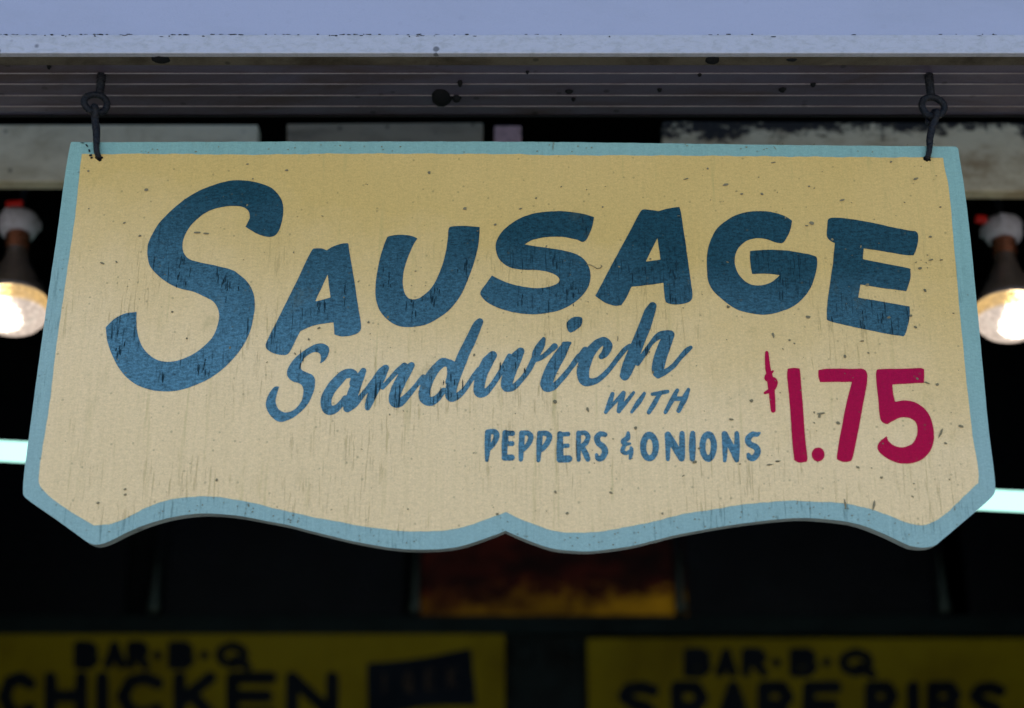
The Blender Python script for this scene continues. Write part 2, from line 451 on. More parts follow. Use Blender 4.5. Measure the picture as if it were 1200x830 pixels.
G('letter', polys=[outline("750,249 754,245.8 762,246.3 772,248* 782,245 794,243.3 797,246 801,270 806,304 809,328 811.5,346 809,353 800,356.4 790,357.2 782,355.6 779.4,352 778,342 777.4,331.8* 760,334 740,336.4* 735,347 "
  "728,358* 720,358.6 708,354.4 697.6,347* 702,339 712,320 730,286 742,264")], holes=[outline("770.4,279.6* 774,304.6* 756.4,307.2*")])
G('letter', polys=[outline("928,259* 918,253 904,249 890,247.8 870,250 852,258 838,271 830,291 828.4,311 831,333 844,349 862,362 882,368 900,369 922,363 938,353 950,337 956,319 957.4,304 953,300 938,296.6 920,294 898,293 879,294.6* "
  "879.4,309 881.4,321.4* 898,321 914,322.6* 904,331 890,335 876,332 865,321 861,307 864,293 874,283 886,279.6 898,280.6 910,284.4 917,284.6 921,280 926,270")])
G('letter', polys=[outline("971,257 978,255.6 992,256.4 1020,261 1044,266.4 1066,270.6 1073.6,271.8 1076,278 1074.4,290 1070.4,299.6* 1056,298.6 1036,295 1012,291.4* 1011,304* 1036,309 1064,314.6 1066.6,318 1066.4,328 1062,341.6* 1040,338.6 "
  "1008,333.4* 1005.6,349* 1036,354.4 1066,359.4* 1065.6,374 1060,392.5 1054,393.6 1030,389.6 996,382.4 972,376.4 969,371 970,352 975,316 978.4,285* 973,282.4 969,277 969.4,264")])
Z = 6.919
# the script word, one brush-written line
S4 = dict(ox=670, oy=350, s=Z); S3 = dict(ox=540, oy=360, s=Z); S2 = dict(ox=420, oy=380, s=Z); S1 = dict(ox=300, oy=380, s=Z)
G('script_letter', polys=[outline("515,325* 560,295 590,240 590,190 550,162 500,160 430,190 350,245 290,310 255,380 260,430 300,465 350,480 380,510 385,560 365,630 310,695 240,718 185,690 160,640 165,580 190,508* "
  "150,510 110,560 85,620 85,680 120,745 180,790 240,788 330,740 420,650 465,550 480,460 460,415 410,392 370,372 365,330 390,280 450,235 500,230 522,250 525,290", **S1)])
word = (strokes("800,400,20 760,392,26 710,415,34 655,470,38 600,540,38 568,620,39 580,690,38 625,697,30 675,665,22 725,600,20 ; 740,420,20 770,400,34 800,430,30 790,480,30 ;"
                "872,378,20 835,450,32 795,540,40 765,620,40 742,680,32 ; 742,684,28 800,650,22 860,580,17 920,510,18 975,430,16 ;"
                "1055,355,20 1015,415,36 965,520,38 925,620,30 905,680,18 ; 975,430,16 1010,390,24 1050,355,20", **S1)
      + strokes("195,515,14 255,450,13 315,385,16 375,340,22 ; 432,335,22 385,390,38 335,480,42 300,560,42 292,625,38 330,640,30 390,590,22 460,510,16 525,430,16 ;"
                "740,320,28 690,310,32 640,348,32 580,430,36 540,530,42 537,600,40 585,628,32 640,600,24 690,540,20 ; 690,305,22 750,330,34 760,400,36 745,470,36 ;"
                "985,-20,22 960,20,34 915,120,38 862,230,40 812,350,42 772,460,42 745,560,42 760,600,28 810,580,22 870,520,17 930,430,16 975,370,16 ; 1080,262,32 1040,300,34", **S2)
      + strokes("258,392,30 215,450,42 172,540,42 150,630,42 150,690,40 200,690,24 250,640,17 310,550,16 355,470,16 395,400,18 ; 485,362,28 445,420,44 405,510,45 376,600,43 375,650,36 430,650,22 490,590,17 550,510,17 595,420,22 ;"
                "672,262,14 650,310,28 615,370,30 600,420,24 ; 600,430,16 650,412,15 700,375,15 760,320,24 ; 850,315,30 800,395,42 745,490,46 702,590,48 695,640,42 745,648,26 800,600,20 870,520,17 930,440,18 960,400,20 ;"
                "835,300,15 870,298,14 888,292,5 ; 1010,350,24 970,400,24", **S3)
      + strokes("240,472,16 272,440,26 292,385,34 262,348,30 205,372,34 150,435,40 108,520,46 90,600,46 108,668,38 170,676,22 230,648,17 300,580,16 370,490,15 430,415,16 472,385,14 ;"
                "655,60,26 630,120,40 590,230,46 545,340,46 500,450,48 455,560,46 430,625,36 ; 535,525,18 600,430,16 655,350,16 715,300,26 780,292,30 ; 798,295,32 762,360,46 725,460,48 698,560,48 695,600,38 ;"
                "700,620,26 750,600,20 820,550,16 880,480,16 930,425,16 965,398,9", **S4))
G('script_lettering', strk=word, fat=.55, amp=.3)
G('letter_dot', polys=[outline("860,130 900,90 950,80 985,95 975,150 930,190 890,208 865,180", **S3)])
W6 = dict(ox=680, oy=450, s=Z)
for s_ in ("262,82,15 238,160,20 207,232,13 ; 212,226,11 280,150,13 350,75,15 ; 350,76,17 330,150,22 312,222,15 ; 318,216,11 370,150,13 432,72,11",
           "520,78,12 470,155,17 418,228,12", "585,85,12 640,76,15 708,64,11 ; 640,90,15 600,160,19 555,232,15", "785,55,13 740,140,17 690,232,13 ; 877,48,13 840,130,20 797,220,15 ; 760,122,15 845,122,15"):
    G('letter', strk=strokes(s_, **W6), amp=.35, h=.35, fat=.35)
P5 = dict(ox=555, oy=450, s=Z)
for s_ in ("117,395,22 114,500,20 108,620,13 ; 117,392,18 165,388,18 188,412,20 178,455,18 150,500,16 122,528,13",
           "257,400,20 252,500,22 252,598,20 ; 258,400,16 315,402,18 ; 255,487,13 312,487,17 ; 252,600,22 308,598,24",
           "393,402,20 388,500,20 383,616,14 ; 395,400,16 440,400,18 466,428,18 452,475,17 420,520,15 395,540,12",
           "537,402,20 531,500,20 526,620,14 ; 540,400,16 590,402,20 615,430,20 598,480,18 560,525,16 540,540,14",
           "702,408,22 700,500,26 702,612,24 ; 702,410,16 765,408,17 ; 700,505,15 762,502,17 ; 702,610,26 772,608,26",
           "852,402,20 849,500,18 851,616,14 ; 855,400,15 905,400,18 928,432,18 910,478,18 872,506,15 ; 880,512,18 910,570,20 927,612,16",
           "1065,412,17 1030,406,18 1001,436,21 1012,482,21 1050,512,23 1066,552,23 1042,598,21 1008,605,18 996,575,11"):
    G('letter', strk=strokes(s_, **P5), amp=.35, h=.35, fat=.4)
G('ampersand', strk=strokes("388,398,11 383,440,19 345,465,15 362,488,16 402,486,7 ; 352,510,14 342,545,16 370,563,14 408,545,15 412,518,9 ; 415,530,14 412,570,16 403,606,9", **W6), amp=.25, h=.35, fat=.35)
G('letter', polys=[ellipse(560, 510, 78, 120, **W6)], holes=[ellipse(561, 512, 26, 66, **W6)], amp=.3, h=.35)
G('letter', strk=strokes("706,412,19 710,500,20 709,610,14 ; 710,410,20 760,500,25 820,603,24 ; 826,402,17 826,500,21 826,598,20", **W6), amp=.35, h=.35, fat=.4)
G('letter', strk=strokes("911,402,19 908,500,25 909,608,18", **W6), amp=.35, h=.35, fat=.4)
G('letter', polys=[ellipse(1037, 508, 72, 124, **W6)], holes=[ellipse(1037, 512, 22, 68, **W6)], amp=.3, h=.35)
P7 = dict(ox=780, oy=450, s=Z)
G('letter', strk=strokes("475,405,19 480,500,21 480,622,14 ; 480,408,20 530,510,23 575,618,19 ; 576,402,15 578,500,21 578,618,17", **P7), amp=.35, h=.35, fat=.4)
G('letter', strk=strokes("762,400,8 740,412,19 705,410,21 667,448,23 682,488,23 728,512,25 745,550,24 716,598,23 682,598,21 672,574,13", **P7), amp=.35, h=.35, fat=.4)
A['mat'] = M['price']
Q5 = dict(ox=880, oy=400, s=5)
G('dollar_sign', strk=strokes("92,68,10 98,150,15 112,220,19 122,300,18 130,405,14 ; 128,176,6 98,205,16 96,222,14 130,224,13 146,248,12 122,284,15 82,304,7", **Q5), amp=.3, h=.35)
G('price_digit', polys=[outline("215,162* 245,157 285,160* 292,220 305,400 318,580 330,692 310,709 280,712 253,698* 240,560 228,380 212,210", **Q5)])
G('decimal_point', polys=[ellipse(393, 665, 38, 41, **Q5)])
G('price_digit', polys=[outline("395,170* 450,162 600,162 655,163 679,190 678,250 655,380 625,540 597,680 580,705 540,708 505,692* 505,660 525,540 560,360 590,240* 500,240 405,240* 395,205", **Q5)])
G('price_digit', polys=[outline("735,178 760,165 880,163 1000,160 1013,190 1012,245* 930,248 828,255* 832,300 842,358* 900,348 960,358 1020,400 1055,460 1073,550 1060,620 1020,680 960,712 890,718 820,700 760,660 740,625 755,590 795,557* 805,585 840,612 890,622 "
  "940,605 970,560 975,510 960,470 920,448 870,450 820,475 795,487 765,470 752,430 745,330 735,240", **Q5)])

# dried specks and hairs stuck to the paint: small uneven slivers
bm = bmesh.new()
def sliver(px, py, L, w, ang, n=7):
    c = at(px, py, YS) - origin; s = px_size(YS, py)
    pts = []
    for q in range(n):
        t = 2 * math.pi * q / n
        rr = rnd.uniform(.65, 1.2)
        x = L / 2 * math.cos(t) * rr; y = w / 2 * math.sin(t) * rr
        pts.append(Vector((c.x + s * (x * math.cos(ang) - y * math.sin(ang)), -.0011, c.z + s * (x * math.sin(ang) + y * math.cos(ang)))))
    top = bm.verts.new((c.x, -.0019, c.z)); vs2 = [bm.verts.new(p) for p in pts]
    for q in range(n): bm.faces.new((vs2[q], vs2[(q + 1) % n], top))
hand = [(172, 223, 6, 4, .3), (232, 273, 9, 3, 0), (242, 274, 7, 2.5, -.1), (164, 277, 4, 3, 0), (120, 309, 7, 2.5, -.4), (951, 262, 6, 5, .2), (945, 265, 5, 2, .2), (975, 281, 3, 4, 1),
        (1090, 278, 4, 3, 0), (1091, 305, 6, 2.5, .3), (1103, 305, 5, 2, .2), (1078, 315, 6, 3, .2), (1084, 341, 5, 3.5, -.8), (947, 372, 6, 4, -.4), (906, 393, 3, 8, .2), (925, 399, 4, 3, 0),
        (990, 418, 4, 5, 0), (962, 485, 9, 3, .1), (960, 488, 4, 5, .4), (982, 496, 5, 6, .5), (1086, 449, 8, 2, -.3), (1098, 451, 4, 4, 0), (1102, 508, 3, 16, -.45), (1108, 520, 5, 3, -.5), (1126, 500, 6, 4, -.3),
        (911, 541, 7, 2.5, .2), (902, 545, 9, 2, .1), (1005, 548, 5, 3, -.4), (1024, 592, 3, 14, -.25), (990, 590, 2.5, 12, .1), (650, 471, 5, 6, .6), (689, 481, 4, 7, .3), (745, 502, 4, 4, 0), (814, 542, 6, 4, .4),
        (776, 602, 3, 3, 0), (716, 578, 5, 3, -.4), (651, 577, 3, 5, .4), (665, 602, 4, 4, 0), (583, 603, 4, 3, 0), (706, 243, 3, 3, 0), (853, 360, 5, 4, 0), (1016, 334, 5, 4, .6), (545, 245, 5, 4, 0), (610, 245, 4, 3, .4),
        (254, 563, 4, 4, -.8), (147, 580, 4, 3, .4), (104, 201, 3, 3, 0), (503, 203, 4, 4, 0), (336, 200, 4, 3, 0), (290, 193, 4, 2, 0), (850, 217, 8, 3, .2), (893, 228, 4, 3, -.6), (987, 235, 8, 2.5, .2),
        (829, 198, 3, 3, 0), (1073, 210, 7, 3, .6), (869, 228, 4, 3, .3), (948, 219, 3, 3, 0), (906, 191, 6, 2, .2), (804, 210, 7, 2, .2), (432, 378, 3, 3, 0), (403, 349, 2, 3, 0), (374, 385, 4, 3, .4), (362, 398, 3, 3, 0),
        (1044, 190, 3, 3, 0), (455, 372, 3, 4, 0), (115, 590, 4, 3, .3), (202, 366, 3, 3, 0), (219, 397, 3, 3, 0), (1010, 400, 6, 2, 0), (880, 470, 5, 4, .3), (857, 492, 6, 3, -.2), (1033, 560, 5, 3, .5)]
for a in hand: sliver(*a)
for _ in range(560):
    x = rnd.uniform(75, 1125); y = rnd.uniform(190, 600)
    if rnd.random() > .3 + .7 * (x / 1200) ** 1.5: continue
    if x < 100 and y < 400: continue
    L = rnd.choice((1.1, 1.4, 1.6, 2, 2.6, 4.2)) * rnd.uniform(.7, 1.1)
    sliver(x, y, L, L * rnd.uniform(.3, .8), rnd.uniform(-.9, .9) + (1.57 if rnd.random() < .3 else 0), 5)
for _ in range(120):      # on the blue border
    t = rnd.random()
    if t < .7:
        x = rnd.uniform(120, 1080); i = min(range(len(OUT)), key=lambda q: abs(OUT[q][0] - x) + (1e3 if OUT[q][1] < 500 else 0)); y = OUT[i][1] - rnd.uniform(2, 19)
    else: x = rnd.uniform(100, 1110); y = rnd.uniform(169, 179)
    sliver(x, y, rnd.uniform(1.5, 3), rnd.uniform(1, 1.8), rnd.uniform(-.7, .7), 5)
for a in ((648, 173, .9, 10, 0), (649, 168.5, .8, 5, .2), (908, 174, .8, 6, .5)): sliver(*a)
tag(mesh_obj('dirt_specks', bm, M['speck'], sign, smooth=None), kind='stuff')
# upright checks in the lettering paint where the plywood grain has opened
M['crack'] = dirty('opened_grain', (.012, .036, .052), (.014, .026, .03), .5, spec=.05)
bm = bmesh.new()
for cx, cy, sx, sy, n in ((213, 318, 9, 14, 9), (262, 334, 12, 14, 15), (138, 410, 7, 16, 7), (234, 432, 11, 10, 9), (193, 446, 3, 8, 3), (379, 357, 8, 10, 6), (404, 345, 6, 18, 4), (481, 362, 7, 14, 8),
                          (506, 350, 7, 20, 10), (548, 312, 9, 22, 9), (453, 326, 5, 16, 5), (610, 352, 5, 10, 3), (668, 342, 12, 16, 9), (652, 312, 8, 12, 5), (790, 330, 6, 20, 7), (745, 322, 14, 12, 6),
                          (685, 262, 6, 8, 4), (519, 452, 22, 14, 9), (600, 432, 16, 10, 5), (352, 424, 5, 12, 3), (1010, 372, 22, 8, 4), (914, 340, 10, 16, 3), (760, 405, 30, 14, 5)):
    for _ in range(n):
        x = cx + rnd.gauss(0, .55) * sx; y = cy + rnd.gauss(0, .5) * sy
        sliver(x, y, rnd.uniform(.8, 1.7), rnd.uniform(4, 15), rnd.uniform(-.06, .06), 7)
tag(mesh_obj('paint_crack', bm, M['crack'], sign, smooth=None), kind='stuff')
bm = bmesh.new()
add_tube(bm, [at(x, y, YS) - origin + Vector((0, -.0014, 0)) for x, y in ((687, 310.5), (692, 311), (696, 313), (699, 315), (703, 315), (705.5, 312.5), (704, 311))], .0005, 6)
mesh_obj('stuck_hair', bm, M['speck'], sign, True)

# ------------------------------------------------------------------ canopy front: fascia, trim, ribbed track
HS = 1.023                                        # height of the soffit above the lens
zs = CAMZ + HS
yf = at_z(600, 62.5, HS).y                        # front lower edge of the fascia
yb = at_z(600, 137, HS).y
XL = 2.6
M['white'] = dirty('lavender_enamel', (.36, .375, .50), (.29, .31, .40), .55, (1.6, 1.6, 5), rough=.35, spots=.04, bump=.0006)
M['lip'] = dirty('chipped_white_trim', (.43, .43, .50), (.24, .25, .25), .45, (60, 10, 120), rough=.4, spots=.7, bump=.0012)
M['trim'] = dirty('stained_trim', (.12, .10, .072), (.035, .024, .014), .95, (9, 9, 30), rough=.6, spots=.6, spec=.2)
M['alu'] = dirty('dull_aluminium', (.125, .105, .150), (.085, .055, .040), .8, (3.5, 9, 9), rough=.5, metallic=.35, spots=.5, bump=.0008, spec=.2)
M['ridge'] = dirty('lit_ridge_metal', (.36, .32, .34), (.13, .09, .08), .6, (12, 3, 3), rough=.4, metallic=.3, spots=.3)  # paler than the plate: the light the ridges catch is in the colour
M['black'] = dirty('sooty_black', (.012, .014, .016), (.02, .013, .008), .4, rough=.8, spec=.06)
fascia = empty('canopy_fascia', (0, yf, zs), 'long white enamelled canopy front with a chipped lower lip above the sign', 'fascia')
def fbox(name, mat, x0, x1, y0, y1, z0, z1, bev=.0, par=fascia):
    L = Vector(par.location); b = bmesh.new(); add_box(b, x0 - L.x, x1 - L.x, y0 - L.y, y1 - L.y, z0 - L.z, z1 - L.z, bev)
    return mesh_obj(name, b, mat, par)
z40 = at(600, 40.5, yf).z
fbox('lower_lip', M['lip'], -XL, XL, yf, yf + .010, zs, z40, .0016)
fbox('upper_panel', M['white'], -XL, XL, yf + .0025, yf + .014, z40 + .0008, zs + .42, .0006)
# chips of lost paint along the joint
b = bmesh.new()
for _ in range(230):
    dens = rnd.random()
    x = rnd.uniform(-1.05, 1.05)
    if rnd.random() > (.95 if x < -.05 else .35): continue
    L = rnd.uniform(.002, .009); hh = rnd.uniform(.0007, .0024); z = z40 - rnd.choice((.0, .0, .0006, .004 * rnd.random())) - yf * 0
    n = 7; c = b.verts.new((x, -.0004, z - zs)); ring = []
    for q in range(n):
        t = 2 * math.pi * q / n; r = rnd.uniform(.6, 1.2)
        ring.append(b.verts.new((x + L * .5 * math.cos(t) * r, -.0002, z - zs + hh * .5 * math.sin(t) * r)))
    for q in range(n): b.faces.new((ring[q], ring[(q + 1) % n], c))
tag(mesh_obj('paint_chips', b, M['black'], fascia, smooth=None), kind='stuff')
y78 = at_z(600, 78, HS).y
fbox('soffit_trim', M['trim'], -XL, XL, yf + .0105, y78, zs + .0015, zs + .010, .001)
track = empty('ribbed_track', (0, y78, zs), 'dull ribbed aluminium track under the canopy edge that holds the hooks', 'track')
fbox('track_plate', M['alu'], -XL, XL, y78 + .0008, yb, zs + .0035, zs + .011, .0005, track)
for py in (88.5, 101, 114.3, 127):
    yy = at_z(600, py, HS).y
    fbox('ridge', M['ridge'], -XL, XL, yy - .0009, yy + .0009, zs + .0024, zs + .0036, .0003, track)
fbox('rear_flange', M['black'], -XL, XL, yb + .0004, yb + .005, zs + .001, zs + .03, .0006, track)
# a hole plug and bolt on the track, a few dark blobs on the trim
def blob(px, py, rx, ry, name, par, mat, H=HS, h=.004):
    c = at_z(px, py, H); s = px_size(c.y, py); b = bmesh.new()
    n = 22; L = Vector(par.location); ctr = b.verts.new((c.x - L.x, c.y - L.y, c.z - L.z - h))
    rings = []
    for f, hz in ((.55, .85), (1.0, 0)):
        rg = []
        for q in range(n):
            t = 2 * math.pi * q / n; r = f * (1 + .04 * math.sin(3 * t + px) + rnd.uniform(-.05, .05))
            rg.append(b.verts.new((c.x - L.x + rx * s * r * math.cos(t), c.y - L.y + ry * s * r * math.sin(t) * 1.95, c.z - L.z - h * hz + (.003 if hz == 0 else 0))))
        rings.append(rg)
    for q in range(n):
        b.faces.new((ctr, rings[0][q], rings[0][(q + 1) % n])); b.faces.new((rings[0][q], rings[1][q], rings[1][(q + 1) % n], rings[0][(q + 1) % n]))
    return mesh_obj(name, b, mat, par, True)
blob(517, 117, 11.5, 10.5, 'rubber_plug', track, M['black'], h=.003)
blob(535, 116.5, 6, 3, 'bolt_head', track, M['black'], h=.004)
blob(539, 99, 3, 3, 'bolt_head', track, M['black'], h=.003)
blob(188, 70.5, 13, 6, 'grease_spot', fascia, M['black'], h=.0015)
blob(835, 71.5, 10, 6, 'grease_spot', fascia, M['black'], h=.0015)
for x, y, a_, b_ in ((57, 80, 2.5, 2), (953, 101, 3.5, 2), (917, 107, 4.5, 2.5), (667, 109, 5, 2), (672, 118, 2.5, 1.5), (773, 107, 3, 1.5), (618, 86, 2, 1), (928, 71, 8, 1.5), (820, 89, 3, 1)):
    blob(x, y, a_, b_, 'grease_spot', track, M['black'], h=.001)

# ------------------------------------------------------------------ hooks
def px3(px, py, y): return at(px, py, y)
def hook(sx, label_eye, label_hook, pts_shank, ring_c, ring_r, ring_tilt, link_pts, link_r):
    s = px_size(YS, 125); e = empty('screw_eye', at(*pts_shank[0], YS), label_eye, 'screw eye', 'screw eyes in the canopy track')
    O = Vector(e.location)
    a, bb = at(*pts_shank[0], YS) + Vector((0, 0, .006)), at(*pts_shank[1], YS)
    b = bmesh.new(); N = 26; P = [a.lerp(bb, t / N) - O for t in range(N + 1)]
    add_tube(b, P, [s * 5.0 * (1 + .12 * (t % 2)) * (1 - .1 * t / N) for t in range(N + 1)], 14)
    mesh_obj('threaded_shank', b, M['iron'], e, True)
    b = bmesh.new(); c = at(*ring_c, YS) - O; rp = []
    for t in range(40):
        ang = 2 * math.pi * t / 40
        v = Vector((ring_r[0] * s * math.cos(ang), 0, ring_r[1] * s * math.sin(ang)))
        v.rotate(Matrix.Rotation(ring_tilt, 3, 'Z')); rp.append(c + v)
    rp = [c + (p - c) * (1 + .03 * math.sin(q * .47 + sx) + .008 * math.sin(q * 1.3)) for q, p in enumerate(rp)]
    add_tube(b, rp, 4.1 * s, 14, closed=True, wob=.04)
    mesh_obj('eye_ring', b, M['iron'], e, True)
    O2 = at(*link_pts[-1][:2], YS)
    P = catmull([tuple(at(x, y, YS) - O2 + Vector((0, dy, 0))) + (r * s,) for x, y, dy, r in link_pts], False, 7)
    b = bmesh.new(); add_tube(b, [Vector(p[:3]) for p in P], [float(p[3]) * .9 for p in P], 14, wob=.03)
    h = mesh_obj('wire_hook', b, M['iron'], None, True); h.location = O2
    tag(h, label_hook, 'hook', 'wire hooks holding the sign')
hook(-1, 'dark screw eye with a crowded ring above the letter S corner of the sign', 'thick twisted wire hook through the sign corner nearest the big letter S',
     [(119, 87), (117, 110)], (112.3, 121.5), (13.0, 11.8), R(22),
     [(108, 138, .012, 2.8), (107, 133, .010, 3.2), (108, 128.5, .004, 3.6), (111, 127, -.005, 3.9), (114, 130, -.008, 4.2), (113.5, 136, -.006, 4.5), (112, 142, -.002, 5.0), (113.5, 155, -.002, 5.0), (114, 170, -.004, 4.2), (114.5, 179, -.005, 3.8), (115.7, 184, -.001, 3.6), (115.7, 185, .012, 3.2), (115.5, 183, .026, 3.0)], 4)
hook(1, 'open round screw eye in the canopy track above the letter E end', 'slim wire hook through the sign corner above the letter E',
     [(1088, 87), (1091, 112)], (1093.3, 125.2), (13.6, 12.6), R(6),
     [(1089, 143, .006, 3.0), (1090, 135, .010, 3.6), (1094, 131, .004, 4.0), (1096.5, 133.5, -.006, 4.2), (1095, 142, -.007, 4.4), (1091.5, 152, -.004, 4.8), (1089, 163, -.003, 4.6), (1088.5, 172, -.004, 4.0), (1087.5, 180, -.005, 3.6), (1086.7, 185, -.001, 3.5), (1086.7, 185, .012, 3.2), (1086.7, 183, .026, 3.0)], 4)
# scratch and rust fleck beside the sign's hook holes
bm = bmesh.new(); 
for x, y, L, w, an in ((106.5, 182.5, 4.5, 3, .5), (107.5, 185.5, 3.5, 3, 0), (105, 177, 2, 6, .3), (102, 171, 2, 6, .7), (97, 168, 6, 1.5, 0)): sliver(x, y, L, w, an)
mesh_obj('rust_fleck', bm, M['black'], sign, smooth=None)
for hx, hy in ((115.9, 185.6), (1086.9, 186.4)):
    bm = bmesh.new(); sliver(hx, hy, 9.5, 8, 0, 14)
    for v in bm.verts: v.co.y += .0006
    mesh_obj('drilled_hole', bm, M['pit'], sign, smooth=None)

# ------------------------------------------------------------------ header beam behind the sign (dirty painted boards with gaps)
M['beam'] = dirty('dirty_cream_boards', (.68, .62, .44), (.36, .30, .18), .7, (9, 9, 14), rough=.7, spots=.6, bump=.003)
def grimy(name, base, stain, top):
    m, nt, p = new_mat(name); k = NT(nt)
    a = k.noise(k.mapping((9, 9, 16)), 1.0, 7, .7); b_ = k.noise(k.mapping((50, 50, 70)), 1.0, 5, .7)
    col = k.mix(k.ramp(a, .40, .66, 0, .85), base, stain)
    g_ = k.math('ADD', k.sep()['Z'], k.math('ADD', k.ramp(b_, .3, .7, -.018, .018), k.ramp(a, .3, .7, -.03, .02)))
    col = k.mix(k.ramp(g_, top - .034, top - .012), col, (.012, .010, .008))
    col = k.mix(k.ramp(b_, .58, .72, 0, .5), col, stain)
    k.l(col, p.inputs['Base Color']); p.inputs['Roughness'].default_value = .75
    k.l(k.bump(b_, .003, .6), p.inputs['Normal']); return m
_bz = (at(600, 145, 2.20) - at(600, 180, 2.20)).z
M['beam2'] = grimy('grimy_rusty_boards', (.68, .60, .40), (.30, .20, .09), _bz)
M['beam3'] = dirty('grey_dimmed_boards', (.30, .25, .165), (.12, .10, .07), .9, (5, 5, 14), rough=.7, spots=.6, bump=.003)  # stained board, coloured darker for the weaker lamp light mid-row
M['pink'] = dirty('pinkish_block', (.50, .31, .30), (.08, .05, .05), .7, (40, 40, 40), rough=.8)
YB = 2.20
def board(name, par, mat, x0, x1, y0t, y1t, y0b, y1b, Y, th=.03):
    """a board given by its corners as seen: x0,x1 ends, y0t/y1t top edge, y0b/y1b bottom edge"""
    L = Vector(par.location); b = bmesh.new()
    f = [b.verts.new(at(x, y, Y) - L) for x, y in ((x0, y0t), (x1, y1t), (x1, y1b), (x0, y0b))]
    k_ = [b.verts.new(v.co + Vector((0, th, 0))) for v in f]
    b.faces.new(f); b.faces.new(k_[::-1])
    for q in range(4): b.faces.new((f[q], k_[q], k_[(q + 1) % 4], f[(q + 1) % 4]))
    bmesh.ops.bevel(b, geom=b.edges[:], offset=.002, segments=1, affect='EDGES')
    return mesh_obj(name, b, mat, par)
beam = empty('header_boards', at(600, 180, YB), 'row of dirty cream boards with dark gaps seen between the canopy and the sign', 'header')
board('board', beam, M['beam'], -180, 302, 146, 146, 213, 213, YB)
board('board', beam, M['beam3'], 336, 566, 145, 143.5, 214, 216, YB)
board('block', beam, M['pink'], 579, 611, 147, 147, 200, 200, YB + .01)
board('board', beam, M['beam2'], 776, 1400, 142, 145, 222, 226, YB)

# ------------------------------------------------------------------ flood lamps
M['porcelain'] = dirty('soiled_porcelain', (.50, .48, .52), (.20, .17, .16), .6, (40, 40, 40), rough=.35, spots=.2)
M['redwire'] = dirty('red_plastic', (.55, .012, .006), (.4, .01, .01), .2, rough=.5, spots=0)
M['copper'] = dirty('dark_lamp_base', (.22, .07, .03), (.03, .015, .01), .8, (60, 60, 60), rough=.22, metallic=.7, spots=.1)
M['reflector'] = dirty('smoked_reflector_glass', (.30, .22, .17), (.10, .07, .05), .5, (20, 20, 20), rough=.12, metallic=.75, spots=0)
def lens_mat(hot):
    m, nt, p = new_mat('lit_lens_glass'); k = NT(nt)
    xyz = k.sep()
    dx = k.math('SUBTRACT', xyz['X'], hot[0]); dy = k.math('SUBTRACT', xyz['Y'], hot[1])
    d = k.math('SQRT', k.math('ADD', k.math('MULTIPLY', dx, dx), k.math('MULTIPLY', dy, dy)))
    pat = k.noise(k.mapping((160, 160, 160)), 1.0, 3)
    d = k.math('ADD', d, k.ramp(pat, .3, .7, -.005, .005))
    core = k.ramp(d, .040, .018)
    st = k.math('ADD', k.math('MULTIPLY', core, hot[2]), k.ramp(pat, .3, .75, .24, .44))
    xx_ = k.math('SQRT', k.math('ADD', k.math('MULTIPLY', xyz['X'], xyz['X']), k.math('MULTIPLY', xyz['Y'], xyz['Y'])))
    col = k.mix(core, (1.0, .80, .66), (1.0, .93, .70))
    col = k.mix(k.ramp(xx_, .0575, .0605), col, (1.0, .62, .22))
    k.l(col, p.inputs['Emission Color']); k.l(st, p.inputs['Emission Strength'])
    p.inputs['Base Color'].default_value = (.12, .12, .12, 1); p.inputs['Roughness'].default_value = .2
    return m
def lamp(px_top, py_top, label, red, hot, tilt, roll):
    Y = 2.32; top = at(px_top, py_top, Y)
    e = empty('flood_lamp', top, label, 'lamp', 'reflector lamps behind the sign')
    e.rotation_euler = (tilt, roll, 0)
    s = px_size(Y, 330)
    b = bmesh.new()
    add_lathe(b, [(0, .018), (.022, .018), (.033, .015), (.0345, .006), (.0335, .001), (.0335, -.012), (.031, -.016), (.0285, -.022), (.0, -.022)], 40)
    for an in (.5, 2.6, 4.4):
        c, s_ = math.cos(an), math.sin(an)
        add_box(b, .033 * c - .006, .033 * c + .006, .033 * s_ - .006, .033 * s_ + .006, -.006, .013, .003)
    mesh_obj('porcelain_socket', b, M['porcelain'], e, True)
    b = bmesh.new()
    for zz in range(5): add_lathe(b, [(.019, -.022 - zz * .0065), (.0215, -.0252 - zz * .0065), (.019, -.0284 - zz * .0065)], 28)
    mesh_obj('screw_base', b, M['copper'], e, True)
    b = bmesh.new()
    add_lathe(b, [(.018, -.050), (.0185, -.062), (.023, -.080), (.031, -.100), (.041, -.120), (.051, -.138), (.0585, -.152), (.0600, -.159), (.0588, -.1605)], 56)
    mesh_obj('reflector', b, M['reflector'], e, True)
    b = bmesh.new()
    add_lathe(b, [(.0588, -.1605), (.0612, -.165), (.0612, -.176), (.0597, -.186), (.055, -.196), (.047, -.205), (.033, -.213), (.017, -.217), (0, -.2185)], 56)
    mesh_obj('lens', b, lens_mat(hot), e, True)
    b = bmesh.new()
    for x0, x1, y0, y1, z0, z1 in red: add_box(b, x0, x1, y0, y1, z0, z1, .003)
    mesh_obj('wire_connector', b, M['redwire'], e, True)
    b = bmesh.new(); add_tube(b, [(0, 0, .028), (0, .01, .06), (0, .03, .12)], .006, 10)
    mesh_obj('stem', b, M['black'], e, True)
    return e
lamp(22, 263, 'lit reflector lamp half cut off on the side of the big letter S', [(-.016, .014, -.03, -.018, .021, .033)], (-.010, -.030, 4.0), R(-8), R(-6))
lamp(1175, 270, 'lit reflector lamp beside the E end of the sign with a bright hot spot', [(-.056, -.036, -.03, -.018, -.004, .010)], (.006, -.030, 6.0), R(-8), R(5))

